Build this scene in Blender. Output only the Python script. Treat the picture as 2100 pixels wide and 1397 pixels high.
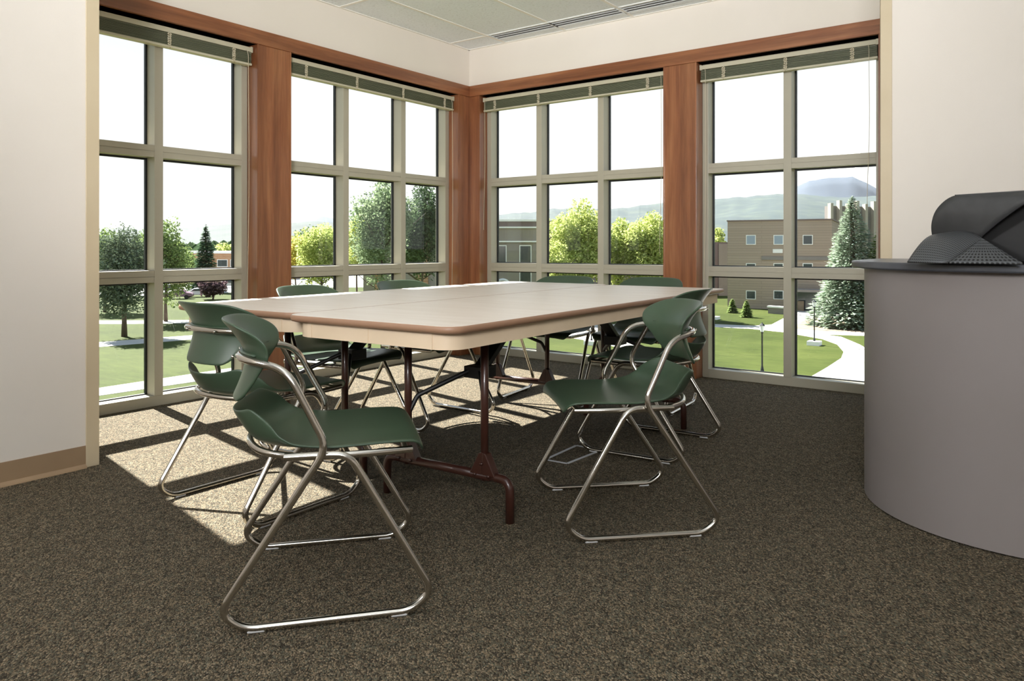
import bpy, math, random
from mathutils import Vector, Matrix, noise
random.seed(7)
for o in list(bpy.data.objects):
    bpy.data.objects.remove(o)
SC = bpy.context.scene
COL = SC.collection
R = math.radians
PI = math.pi

# ------------------------------------------------------------------ camera
F = Vector((-.5943, .8043, 0)); RT = Vector((.8043, .5943, 0)); UP = Vector((0, 0, 1))
CAM = Vector((4.370, -5.237, .953))
FP = 1536.0
cd = bpy.data.cameras.new('camera'); cam = bpy.data.objects.new('camera', cd); COL.objects.link(cam)
cam.location = CAM
cam.rotation_euler = (R(90), 0, math.atan2(.5943, .8043))
cd.sensor_width = 36; cd.lens = FP / 2100 * 36
cd.shift_y = -192.5 / 2100
cd.clip_end = 20000; cd.clip_start = .02
SC.camera = cam

# ------------------------------------------------------------------ world, sun, lamps
w = bpy.data.worlds.new('world'); SC.world = w; w.use_nodes = True
nt = w.node_tree; nt.nodes.clear()
wo = nt.nodes.new('ShaderNodeOutputWorld'); bg = nt.nodes.new('ShaderNodeBackground')
tc = nt.nodes.new('ShaderNodeTexCoord'); sep = nt.nodes.new('ShaderNodeSeparateXYZ')
cr = nt.nodes.new('ShaderNodeValToRGB')
nt.links.new(tc.outputs['Generated'], sep.inputs[0]); nt.links.new(sep.outputs['Z'], cr.inputs[0])
cr.color_ramp.elements[0].position = 0.0; cr.color_ramp.elements[0].color = (1, 1, 1, 1)
cr.color_ramp.elements[1].position = .8; cr.color_ramp.elements[1].color = (.45, .66, 1, 1)
e = cr.color_ramp.elements.new(.18); e.color = (.97, .99, 1, 1)
e = cr.color_ramp.elements.new(.32); e.color = (.82, .92, 1, 1)
nt.links.new(cr.outputs[0], bg.inputs[0]); bg.inputs[1].default_value = 1.15
nt.links.new(bg.outputs[0], wo.inputs[0])

sl = bpy.data.lights.new('sun', 'SUN'); so = bpy.data.objects.new('sun', sl); COL.objects.link(so)
SUN_DIR = Vector((1.05, -.19, -1.0))
so.rotation_euler = SUN_DIR.to_track_quat('-Z', 'Y').to_euler()
so.location = (-20, 4, 20)
sl.energy = 30; sl.angle = R(.55); sl.color = (1, .975, .94)

def area(name, loc, target, size, power, color=(1, .95, .88), sy=None):
    l = bpy.data.lights.new(name, 'AREA'); o = bpy.data.objects.new(name, l); COL.objects.link(o)
    l.shape = 'RECTANGLE'; l.size = size; l.size_y = sy or size; l.energy = power; l.color = color
    o.location = loc
    o.rotation_euler = (Vector(target) - Vector(loc)).to_track_quat('-Z', 'Y').to_euler()
    return o
# unseen flash fill added behind the camera: one pair thrown at the ceiling, two thrown forward
WC = (.975, .985, 1)
area('ceiling_flash_fill', (4.3, -6.3, 1.7), (1.9, -1.9, 2.95), .7, 46, WC).data.spread = R(75)
area('ceiling_flash_fill', (5.0, -6.0, 1.9), (4.6, -5.0, 2.7), .9, 24, WC)
area('soft_flash_fill', (1.5, -7.4, 2.42), (2.6, -2.5, .7), .5, 42, WC)
area('soft_flash_fill', (5.4, -7.2, 2.2), (4.0, -2.5, .7), .9, 80, WC)

SC.view_settings.view_transform = 'Standard'; SC.view_settings.look = 'None'
SC.view_settings.gamma = 1; SC.view_settings.exposure = 0
SC.view_settings.use_curve_mapping = False
SC.cycles.max_bounces = 8; SC.cycles.transparent_max_bounces = 24
SC.cycles.diffuse_bounces = 5; SC.cycles.glossy_bounces = 4
SC.cycles.use_denoising = True
SC.cycles.sample_clamp_indirect = 6
SC.cycles.caustics_reflective = False; SC.cycles.caustics_refractive = False

# ------------------------------------------------------------------ materials
def s2l(c):
    return tuple((x / 12.92 if x <= .04045 else ((x + .055) / 1.055) ** 2.4) for x in [v / 255 for v in c]) + (1,)
class M_:
    pass
def mat(name, rgb, rough=.6, metal=0, spec=.5, coat=0):
    m = bpy.data.materials.new(name); m.use_nodes = True
    b = m.node_tree.nodes['Principled BSDF']
    b.inputs['Base Color'].default_value = s2l(rgb)
    b.inputs['Roughness'].default_value = rough; b.inputs['Metallic'].default_value = metal
    b.inputs['Specular IOR Level'].default_value = spec
    b.inputs['Coat Weight'].default_value = coat
    return m
def nodes(m):
    return m.node_tree.nodes, m.node_tree.links, m.node_tree.nodes['Principled BSDF']
def mapping(m, scale=(1, 1, 1), rot=(0, 0, 0), coord='Object'):
    N, L, b = nodes(m)
    t = N.new('ShaderNodeTexCoord'); mp = N.new('ShaderNodeMapping')
    mp.inputs['Scale'].default_value = scale; mp.inputs['Rotation'].default_value = rot
    L.new(t.outputs[coord], mp.inputs[0]); return mp.outputs[0]
def ramp(m, fac, stops):
    N, L, b = nodes(m); r = N.new('ShaderNodeValToRGB'); L.new(fac, r.inputs[0])
    els = r.color_ramp.elements
    els[0].position = stops[0][0]; els[0].color = s2l(stops[0][1])
    els[1].position = stops[-1][0]; els[1].color = s2l(stops[-1][1])
    for p, c in stops[1:-1]:
        e = els.new(p); e.color = s2l(c)
    return r.outputs[0]
def noise_tex(m, vec, scale, detail=4, rough=.5, dist=0):
    N, L, b = nodes(m); n = N.new('ShaderNodeTexNoise'); L.new(vec, n.inputs['Vector'])
    n.inputs['Scale'].default_value = scale; n.inputs['Detail'].default_value = detail
    n.inputs['Roughness'].default_value = rough; n.inputs['Distortion'].default_value = dist
    return n.outputs['Fac']
def bump(m, h, strength, dist):
    N, L, b = nodes(m); bm = N.new('ShaderNodeBump'); bm.inputs['Strength'].default_value = strength
    bm.inputs['Distance'].default_value = dist; L.new(h, bm.inputs['Height']); L.new(bm.outputs[0], b.inputs['Normal'])
def mixc(m, a, b_, fac, mode='MIX'):
    N, L, b = nodes(m); x = N.new('ShaderNodeMix'); x.data_type = 'RGBA'; x.blend_type = mode
    if isinstance(fac, float): x.inputs[0].default_value = fac
    else: L.new(fac, x.inputs[0])
    for i, v in ((6, a), (7, b_)):
        if isinstance(v, tuple): x.inputs[i].default_value = v
        else: L.new(v, x.inputs[i])
    return x.outputs[2]
def noisy(name, c1, c2, scale=3, rough=.6, bmp=0, bscale=80, metal=0, spec=.5, lo=.35, hi=.65, stretch=(1, 1, 1)):
    m = mat(name, c1, rough, metal, spec); N, L, b = nodes(m)
    v = mapping(m, stretch); f = noise_tex(m, v, scale)
    L.new(ramp(m, f, [(lo, c1), (hi, c2)]), b.inputs['Base Color'])
    if bmp: bump(m, noise_tex(m, v, bscale, 2), bmp, .002)
    return m

M = {}
M['wall'] = noisy('wall_paint', (230, 222, 212), (226, 218, 207), 1.2, .75, .12, 260, spec=.3)
M['guard'] = noisy('corner_guard_paint', (206, 190, 160), (202, 185, 154), 3, .5)
M['base'] = noisy('vinyl_base', (160, 134, 104), (152, 126, 98), 5, .5)
M['frame'] = noisy('window_frame_paint', (176, 170, 152), (170, 164, 146), 2, .42, spec=.5)
M['gasket'] = mat('black_gasket', (16, 20, 22), .5)
M['chrome'] = mat('chrome_tube', (205, 200, 192), .14, 1)
M['shell'] = noisy('green_plastic', (62, 80, 61), (58, 75, 57), 4, .36, .05, 500, spec=.5)
M['black'] = mat('black_steel', (18, 17, 17), .45)
M['brown'] = mat('brown_steel', (62, 34, 26), .32, 0, .5, .3)
M['glide'] = mat('white_glide', (222, 222, 222), .4)
M['topl'] = noisy('table_laminate', (234, 223, 210), (227, 215, 200), 2.5, .42, spec=.5, stretch=(1, 9, 1))
M['edge'] = mat('table_edge_rubber', (146, 112, 88), .45)
M['apron'] = noisy('table_apron', (214, 192, 164), (208, 186, 157), 6, .5)
M['podium'] = noisy('podium_laminate', (138, 130, 128), (133, 125, 122), 2, .42)
M['counter'] = noisy('counter_laminate', (74, 76, 82), (66, 67, 72), 8, .33)
M['hood'] = noisy('charcoal_plastic', (62, 62, 62), (56, 56, 56), 30, .5, .15, 700)
M['slat'] = noisy('blind_slat', (124, 127, 103), (106, 110, 88), 3, .5, stretch=(1, 1, 60))
M['rail'] = mat('blind_rail', (190, 184, 160), .45)
M['cord'] = mat('blind_cord', (206, 196, 170), .8)
M['paper'] = mat('white_tape', (200, 202, 205), .6)

def wood(name, axis):
    m = mat(name, (150, 84, 52), .33, 0, .5, .25); N, L, b = nodes(m)
    sc = [9, 9, 9]; sc[axis] = .9
    v = mapping(m, tuple(sc))
    f1 = noise_tex(m, v, 1.2, 6, .6, .6)
    sc2 = [60, 60, 60]; sc2[axis] = 3
    v2 = mapping(m, tuple(sc2)); f2 = noise_tex(m, v2, 1.5, 3)
    c1 = ramp(m, f1, [(.28, (122, 72, 44)), (.5, (148, 94, 60)), (.72, (168, 114, 76))])
    c2 = ramp(m, f2, [(.3, (200, 190, 185)), (.7, (255, 255, 255))])
    sc3 = [16, 16, 16]; sc3[axis] = .15
    c3 = ramp(m, noise_tex(m, mapping(m, tuple(sc3)), 1, 0), [(.44, (205, 200, 196)), (.5, (255, 252, 250))])
    L.new(mixc(m, mixc(m, c1, c2, .45, 'MULTIPLY'), c3, .45, 'MULTIPLY'), b.inputs['Base Color'])
    b.inputs['Coat Roughness'].default_value = .2
    return m
M['wood_z'] = wood('cherry_wood_upright', 2); M['wood_x'] = wood('cherry_wood_along_x', 0); M['wood_y'] = wood('cherry_wood_along_y', 1)

def carpet():
    m = mat('loop_carpet', (92, 82, 68), .95, 0, .1); N, L, b = nodes(m)
    v0 = mapping(m, (1, 1, 1), (0, 0, R(-41))); mp2 = N.new('ShaderNodeMapping'); mp2.inputs['Scale'].default_value = (1, .7, 1); L.new(v0, mp2.inputs[0]); v = mp2.outputs[0]
    vo = N.new('ShaderNodeTexVoronoi'); vo.inputs['Scale'].default_value = 265; L.new(v, vo.inputs['Vector'])
    vo.inputs['Randomness'].default_value = .75
    hs = N.new('ShaderNodeSeparateColor'); L.new(vo.outputs['Color'], hs.inputs[0])
    c = ramp(m, hs.outputs[0], [(0, (64, 59, 50)), (.3, (96, 87, 73)), (.5, (126, 114, 93)), (.68, (106, 108, 94)), (.82, (150, 130, 103)), (1, (170, 154, 130))])
    c2 = ramp(m, noise_tex(m, v, 34, 3), [(.3, (205, 205, 205)), (.7, (255, 255, 255))])
    c3 = mixc(m, c, c2, .8, 'MULTIPLY')
    d = ramp(m, vo.outputs['Distance'], [(.0, (255, 255, 255)), (.9, (150, 150, 150))])
    L.new(mixc(m, c3, d, .6, 'MULTIPLY'), b.inputs['Base Color'])
    inv = N.new('ShaderNodeMath'); inv.operation = 'SUBTRACT'; inv.inputs[0].default_value = 1; L.new(vo.outputs['Distance'], inv.inputs[1])
    bump(m, inv.outputs[0], .9, .004)
    return m
M['carpet'] = carpet()

def tilemat():
    m = mat('acoustic_tile', (214, 211, 198), .9, 0, .2); N, L, b = nodes(m)
    v = mapping(m); f = noise_tex(m, v, 55, 5, .7)
    L.new(ramp(m, f, [(.34, (214, 218, 218)), (.44, (230, 235, 238)), (.7, (234, 239, 242))]), b.inputs['Base Color'])
    bump(m, f, .5, .003); return m
M['tile'] = tilemat()

def glass():
    m = bpy.data.materials.new('window_glass'); m.use_nodes = True; N = m.node_tree.nodes; L = m.node_tree.links; N.clear()
    o = N.new('ShaderNodeOutputMaterial'); t = N.new('ShaderNodeBsdfTransparent'); g = N.new('ShaderNodeBsdfGlossy')
    mx = N.new('ShaderNodeMixShader'); fr = N.new('ShaderNodeFresnel'); fr.inputs[0].default_value = 1.45
    t.inputs[0].default_value = (.965, .972, .965, 1); g.inputs['Roughness'].default_value = .01
    gm = N.new('ShaderNodeNewGeometry'); sb_ = N.new('ShaderNodeMath'); sb_.operation = 'SUBTRACT'; sb_.inputs[0].default_value = 1
    L.new(gm.outputs['Backfacing'], sb_.inputs[1]); ml = N.new('ShaderNodeMath'); ml.operation = 'MULTIPLY'; L.new(fr.outputs[0], ml.inputs[0]); L.new(sb_.outputs[0], ml.inputs[1])
    L.new(ml.outputs[0], mx.inputs[0]); L.new(t.outputs[0], mx.inputs[1]); L.new(g.outputs[0], mx.inputs[2]); L.new(mx.outputs[0], o.inputs[0])
    return m
M['glass'] = glass()

# outdoors
def grass():
    m = mat('lawn', (120, 150, 60), .9, 0, .1); N, L, b = nodes(m)
    v = mapping(m); f = noise_tex(m, v, .12, 8, .65)
    v2 = mapping(m, (.5, 2.2, 1), (0, 0, R(20))); f2 = noise_tex(m, v2, 1.1, 6, .7)
    c = ramp(m, f, [(.3, (51, 61, 20)), (.5, (61, 71, 26)), (.7, (72, 80, 34))])
    c2 = ramp(m, f2, [(.35, (205, 205, 200)), (.65, (255, 255, 255))])
    L.new(mixc(m, c, c2, .7, 'MULTIPLY'), b.inputs['Base Color']); return m
M['grass'] = grass()
M['concrete'] = noisy('pale_concrete', (168, 164, 156), (160, 156, 148), .4, .9)
M['asphalt'] = noisy('pale_asphalt', (150, 148, 144), (138, 136, 132), .2, .9)
M['mulch'] = noisy('bark_mulch', (138, 122, 102), (118, 100, 80), 1.5, .95)
def brick(name, c1, c2, mortar, sx=1.6, bh=.35):
    m = mat(name, c1, .85, 0, .2); N, L, b = nodes(m)
    t = N.new('ShaderNodeTexCoord'); s = N.new('ShaderNodeSeparateXYZ'); cmb = N.new('ShaderNodeCombineXYZ')
    L.new(t.outputs['Object'], s.inputs[0]); L.new(s.outputs[0], cmb.inputs[0]); L.new(s.outputs[2], cmb.inputs[1])
    bt = N.new('ShaderNodeTexBrick'); L.new(cmb.outputs[0], bt.inputs['Vector'])
    bt.inputs['Color1'].default_value = s2l(c1); bt.inputs['Color2'].default_value = s2l(c2); bt.inputs['Mortar'].default_value = s2l(mortar)
    bt.inputs['Scale'].default_value = 1; bt.inputs['Brick Width'].default_value = sx; bt.inputs['Row Height'].default_value = bh; bt.inputs['Mortar Size'].default_value = .03
    L.new(bt.outputs['Color'], b.inputs['Base Color']); return m
M['brick'] = brick('tan_brick', (166, 150, 134), (158, 142, 127), (146, 131, 117), 9, .34)
M['brick_orange'] = brick('orange_brick', (178, 138, 104), (165, 126, 94), (196, 170, 140), 1.2, .3)
M['stone'] = noisy('cream_stone', (150, 142, 130), (142, 132, 122), .3, .8)
M['mauve'] = noisy('mauve_stone', (122, 106, 100), (114, 98, 94), .3, .8)
M['grey_ext'] = noisy('grey_panel', (132, 126, 120), (124, 118, 113), .3, .8)
M['fin'] = noisy('pale_fin', (178, 170, 154), (168, 160, 144), .3, .8)
M['darkglass'] = mat('dark_glass', (54, 62, 68), .12, 0, .8)
M['blueglass'] = mat('sky_glass', (126, 146, 160), .08, 0, 1)
M['whitepaint'] = mat('white_paint', (236, 236, 232), .5)
M['bark'] = noisy('bark', (104, 90, 78), (80, 68, 58), 4, .9, stretch=(1, 1, .2))
M['postblack'] = mat('post_black', (26, 30, 30), .5)
M['lampglass'] = mat('lantern_glass', (226, 230, 230), .2)
def leaf(name, c1, c2, tr=.45):
    m = bpy.data.materials.new(name); m.use_nodes = True; N = m.node_tree.nodes; L = m.node_tree.links; N.clear()
    o = N.new('ShaderNodeOutputMaterial'); d = N.new('ShaderNodeBsdfDiffuse'); t = N.new('ShaderNodeBsdfTranslucent'); mx = N.new('ShaderNodeMixShader')
    g = N.new('ShaderNodeNewGeometry'); r = N.new('ShaderNodeValToRGB')
    L.new(g.outputs['Random Per Island'], r.inputs[0]); r.color_ramp.elements[0].color = s2l(c1); r.color_ramp.elements[1].color = s2l(c2)
    L.new(r.outputs[0], d.inputs[0]); L.new(r.outputs[0], t.inputs[0]); mx.inputs[0].default_value = tr
    L.new(d.outputs[0], mx.inputs[1]); L.new(t.outputs[0], mx.inputs[2]); L.new(mx.outputs[0], o.inputs[0]); return m
LF = dict(pine=leaf('pine_needles', (76, 90, 70), (120, 132, 106), .22), green=leaf('green_leaves', (98, 118, 72), (142, 158, 98), .35),
          grey=leaf('grey_green_leaves', (104, 124, 90), (158, 172, 134), .4), dark=leaf('dark_green_leaves', (68, 88, 62), (104, 124, 88), .28),
          lime=leaf('lime_leaves', (150, 166, 92), (208, 212, 140), .5), yellow=leaf('yellow_leaves', (178, 172, 84), (212, 200, 112), .5),
          purple=leaf('plum_leaves', (78, 60, 66), (120, 100, 102), .35), spruce=leaf('blue_spruce_needles', (114, 132, 108), (182, 194, 172), .25),
          darkspruce=leaf('spruce_needles', (70, 96, 72), (104, 126, 96), .25), ever=leaf('evergreen_needles', (98, 120, 70), (156, 170, 106), .3))

# ------------------------------------------------------------------ mesh helpers
class MB:
    def __init__(s): s.v = []; s.f = []; s.mi = []; s.cur = 0
    def add(s, vs, fs):
        n = len(s.v); s.v += [Vector(p) for p in vs]
        for f in fs: s.f.append([i + n for i in f]); s.mi.append(s.cur)
        return s
    def box(s, x0, x1, y0, y1, z0, z1, mx=None):
        vs = [Vector(p) for p in ((x0, y0, z0), (x1, y0, z0), (x1, y1, z0), (x0, y1, z0), (x0, y0, z1), (x1, y0, z1), (x1, y1, z1), (x0, y1, z1))]
        if mx: vs = [mx @ p for p in vs]
        return s.add(vs, [(3, 2, 1, 0), (4, 5, 6, 7), (0, 1, 5, 4), (1, 2, 6, 5), (2, 3, 7, 6), (3, 0, 4, 7)])
    def tube(s, pts, r, n=10, closed=False, flat=1.0, upv=None):
        pts = [Vector(p) for p in pts]; m = len(pts); T = []
        for i in range(m):
            a = pts[i - 1] if (i or closed) else pts[0]; b = pts[(i + 1) % m] if (i < m - 1 or closed) else pts[-1]
            T.append((b - a).normalized())
        u = T[0].orthogonal().normalized() if upv is None or abs(T[0].dot(Vector(upv).normalized())) > .98 else (Vector(upv) - T[0] * T[0].dot(Vector(upv))).normalized()
        vs = []
        rr = r if isinstance(r, (list, tuple)) else [r] * m
        for i in range(m):
            u = (u - T[i] * u.dot(T[i])); u.normalize(); w_ = T[i].cross(u)
            for k in range(n):
                a = 2 * PI * k / n; vs.append(pts[i] + (u * math.cos(a) * flat + w_ * math.sin(a)) * rr[i])
        fs = []
        for i in range(m if closed else m - 1):
            j = (i + 1) % m
            for k in range(n):
                l = (k + 1) % n; fs.append((i * n + k, i * n + l, j * n + l, j * n + k))
        if not closed:
            fs.append(tuple(range(n))[::-1]); fs.append(tuple((m - 1) * n + k for k in range(n)))
        return s.add(vs, fs)
    def prism(s, poly, z0, z1, mx=None):
        n = len(poly); vs = [Vector((p[0], p[1], z0)) for p in poly] + [Vector((p[0], p[1], z1)) for p in poly]
        if mx: vs = [mx @ p for p in vs]
        return s.add(vs, [tuple(range(n))[::-1], tuple(range(n, 2 * n))] + [(i, (i + 1) % n, (i + 1) % n + n, i + n) for i in range(n)])
    def lathe(s, prof, n=16, c=(0, 0, 0)):
        vs = []
        for r, z in prof:
            for k in range(n): a = 2 * PI * k / n; vs.append((c[0] + r * math.cos(a), c[1] + r * math.sin(a), c[2] + z))
        fs = [(i * n + k, i * n + (k + 1) % n, (i + 1) * n + (k + 1) % n, (i + 1) * n + k) for i in range(len(prof) - 1) for k in range(n)]
        fs.append(tuple(range(n))[::-1]); fs.append(tuple((len(prof) - 1) * n + k for k in range(n)))
        return s.add(vs, fs)
    def build(s, name, m, parent=None, smooth=False, bevel=0, loc=None, mats=None, seg=2):
        me = bpy.data.meshes.new(name); me.from_pydata([tuple(v) for v in s.v], [], s.f); me.update()
        for mm in (mats or [m]): me.materials.append(mm)
        if mats: me.polygons.foreach_set('material_index', s.mi)
        if smooth:
            me.polygons.foreach_set('use_smooth', [True] * len(me.polygons))
        o = bpy.data.objects.new(name, me); COL.objects.link(o)
        if loc: o.location = loc
        if parent: o.parent = parent
        if bevel:
            b = o.modifiers.new('bevel', 'BEVEL'); b.width = bevel; b.segments = seg; b.limit_method = 'ANGLE'; b.angle_limit = R(40)
        if smooth == 'auto':
            try: me.set_sharp_from_angle(angle=R(50))
            except Exception: pass
        return o

def fillet(pts, rad, n=6):
    pts = [Vector(p) for p in pts]; out = [pts[0]]
    for i in range(1, len(pts) - 1):
        r = rad[i] if isinstance(rad, (list, tuple)) else rad
        a, p, b = pts[i - 1], pts[i], pts[i + 1]
        da = (a - p); db = (b - p); la, lb = da.length, db.length; da.normalize(); db.normalize()
        d = min(r, la * .49, lb * .49)
        A = p + da * d; B = p + db * d
        for k in range(n + 1):
            t = k / n; out.append(A * (1 - t) ** 2 + p * 2 * t * (1 - t) + B * t * t)
    out.append(pts[-1]); return out

def tag(o, label, cat, group=None):
    o['label'] = label; o['category'] = cat
    if group: o['group'] = group
    return o
def struct(o):
    o['kind'] = 'structure'; return o
def empty(name, loc, rz=0):
    o = bpy.data.objects.new(name, None); COL.objects.link(o); o.location = loc; o.rotation_euler = (0, 0, rz); o.empty_display_size = .1
    return o
def dup(root, loc, rz, label, cat=None):
    def cp(o, par):
        c = o.copy(); COL.objects.link(c)
        if par: c.parent = par
        for ch in kids.get(o.name, []): cp(ch, c)
        return c
    kids = {}
    for ob in COL.objects:
        if ob.parent: kids.setdefault(ob.parent.name, []).append(ob)
    r = cp(root, None); r.location = loc; r.rotation_euler = (0, 0, rz); r['label'] = label
    return r
def at(px, t, z=None):
    """a point t metres ahead of the viewpoint in the direction of photo column px"""
    p = CAM + F * t + RT * ((px - 1050) / FP * t)
    return Vector((p.x, p.y, p.z if z is None else z))
def zat(py, t): return CAM.z + (506 - py) / FP * t

# ------------------------------------------------------------------ room shell
H = 2.706; WX = .095; WY = -.095; NX = .970; NY = -3.68; QX = 3.60; QY = -.97
XB, YB = 7.6, -8.6
HT, HB = 2.377, 2.282
struct(MB().box(-.12, XB, YB, .12, -.25, 0).build('floor', M['carpet']))
cl = struct(MB().box(-.12, XB, YB, .12, H, H + .2).build('ceiling', M['tile']))
tb = MB()
x = .507
while x < XB:
    tb.box(x - .012, x + .012, YB, WY, H - .004, H + .01); x += .61
y = -.362
while y > YB:
    tb.box(WX, XB, y - .012, y + .012, H - .0045, H + .01); y -= 1.22
tb.box(WX, WX + .018, NY, WY, H - .006, H + .01); tb.box(WX, QX, WY - .018, WY, H - .006, H + .01)
tb.build('ceiling_grid', noisy('white_tee_bar', (236, 233, 225), (232, 229, 221), 5, .5), cl)
# window walls: spandrel above, thin cores behind posts
wl = MB(); wl.box(-.12, WX, NY - .1, .12, HB + .0, H); wl.box(-.12, 0, -2.27, -2.03, 0, HB); wl.box(-.12, WX, NY - .1, -3.49, 0, HB)
wl.box(-.12, 0, -.25, .12, 0, HB)
struct(wl.build('wall_left', M['wall']))
wr = MB(); wr.box(WX + .001, QX + .1, WY, .12, HB, H); wr.box(1.995, 2.215, -.002, .12, 0, HB); wr.box(3.45, QX + .1, WY, .12, 0, HB); wr.box(.0, .22, 0, .12, 0, HB)
struct(wr.build('wall_right', M['wall']))
struct(MB().box(WX, NX, YB, NY, 0, H).build('wall_near_left', M['wall']))
struct(MB().box(QX, XB, QY, WY, 0, H).build('wall_near_right', M['wall']))
struct(MB().box(NX, XB, YB - .1, YB, 0, H).build('wall_back', M['wall']))
struct(MB().box(XB, XB + .1, YB, QY, 0, H).build('wall_far_right', M['wall']))
# tan corner guards of the two near walls
g = MB(); g.box(NX - .05, NX + .004, NY - .001, NY + .004, 0, H - .002); g.box(NX, NX + .005, NY - .052, NY + .004, 0, H - .002)
struct(g.build('trim_1', M['guard'], bevel=.002))
g = MB(); g.box(QX - .005, QX + .052, QY - .005, QY, 0, H - .002); g.box(QX - .005, QX, QY - .005, QY + .05, 0, H - .002)
struct(g.build('trim_2', M['guard'], bevel=.002))
# vinyl base with a toe
b = MB(); b.box(NX, NX + .004, YB, NY - .052, 0, .095); b.prism([(NX + .004, .0), (NX + .018, 0), (NX + .016, .005), (NX + .004, .016)], YB, NY - .052, Matrix(((1, 0, 0, 0), (0, 0, 1, 0), (0, 1, 0, 0), (0, 0, 0, 1))))
struct(b.build('baseboard_left', M['base']))
b = MB(); b.box(QX + .052, XB, QY - .004, QY, 0, .095); b.box(QX + .052, XB, QY - .016, QY - .004, 0, .006)
struct(b.build('baseboard_right', M['base']))

# cherry casing: headers and posts
CP = .112
def casing_left(n, y0, y1):
    m = MB(); m.box(0, CP, y0, y1, 0, HB)
    seams = []
    o = m.build('trim_%d' % n, M['wood_z'], bevel=.003); struct(o)
    e_ = MB()
    for yy in (y0 + .006, y1 - .006): e_.box(CP, CP + .003, yy - .006, yy + .006, 0, HB)
    e_.build('edge_bead', M['wood_z'], o, bevel=.002)
    return o
def casing_right(n, x0, x1):
    o = struct(MB().box(x0, x1, -CP, 0, 0, HB).build('trim_%d' % n, M['wood_z'], bevel=.003))
    e_ = MB()
    for xx in (x0 + .006, x1 - .006): e_.box(xx - .006, xx + .006, -CP - .003, -CP, 0, HB)
    e_.build('edge_bead', M['wood_z'], o, bevel=.002)
    return o
casing_left(3, -2.281, -2.016)
casing_left(4, -.261, -.113)
casing_right(5, .113, .227) if False else None
o = MB(); o.box(0, CP, -.113, 0, 0, HB); o.box(CP, .227, -CP, 0, 0, HB); struct(o.build('trim_5', M['wood_z'], bevel=.003))
casing_right(6, 1.976, 2.234)
casing_right(7, 3.43, 3.50)
casing_left(8, -3.55, -3.48)
hd = MB(); hd.box(0, CP + .006, NY, 0, HB, HT); struct(hd.build('trim_9', M['wood_y'], bevel=.003))
hd = MB(); hd.box(CP + .006, QX, -CP - .006, 0, HB, HT); struct(hd.build('trim_10', M['wood_x'], bevel=.003))

# windows
def window(n, axis, a0, a1, mull):
    """axis 'L': frame faces +x at x=0, runs along y; axis 'R': frame faces -y at y=0, runs along x."""
    D = .115
    def bx(mb, s0, s1, d0, d1, z0, z1):   # s along wall, d depth behind face
        if axis == 'L': mb.box(-d1, -d0, s0, s1, z0, z1)
        else: mb.box(s0, s1, d0, d1, z0, z1)
    root = empty('window_%d' % n, (0, 0, 0)); struct(root)
    fr = MB(); FW = .044
    bx(fr, a0, a0 + FW, 0, D, 0, HB); bx(fr, a1 - FW, a1, 0, D, 0, HB)
    bx(fr, a0 + FW, a1 - FW, 0, D, 0, .062); bx(fr, a0 + FW, a1 - FW, 0, D, HB - .05, HB)
    fr.build('frame', M['frame'], root, bevel=.002)
    MW = .0265
    for c in mull:
        mb = MB(); bx(mb, c - MW, c + MW, -.004, D, .062, HB - .05); mb.build('mullion', M['frame'], root, bevel=.002)
    xs = [a0 + FW] + [v for c in mull for v in (c - MW, c + MW)] + [a1 - FW]
    zs = [(.062, .738), (.81, 1.487), (1.558, HB - .05)]
    for zt in ((.738, .81), (1.487, 1.558)):
        mb = MB()
        for i in range(0, len(xs), 2):
            bx(mb, xs[i], xs[i + 1], 0, D, zt[0], zt[0] + .033); bx(mb, xs[i], xs[i + 1], .004, D, zt[0] + .033, zt[0] + .037); bx(mb, xs[i], xs[i + 1], 0, D, zt[0] + .037, zt[1])
        mb.build('transom', M['frame'], root)
    for i in range(0, len(xs), 2):
        for z0, z1 in zs:
            g = MB(); q = .011; d0, d1 = .082, .1
            a, b_ = xs[i], xs[i + 1]
            bx(g, a, a + q, d0, d1, z0, z1); bx(g, b_ - q, b_, d0, d1, z0, z1); bx(g, a + q, b_ - q, d0, d1, z0, z0 + q * .6); bx(g, a + q, b_ - q, d0, d1, z1 - q, z1)
            p = MB(); bx(p, a + .002, b_ - .002, .09, .094, z0 + .002, z1 - .002)
            po = p.build('pane', M['glass'], root); g.build('gasket', M['gasket'], po)
    return root
window(1, 'L', -3.48, -2.281, [-2.886])
window(2, 'L', -2.016, -.261, [-1.434, -.826])
window(3, 'R', .227, 1.976, [.786, 1.383])
window(4, 'R', 2.234, 3.44, [2.842])

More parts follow.
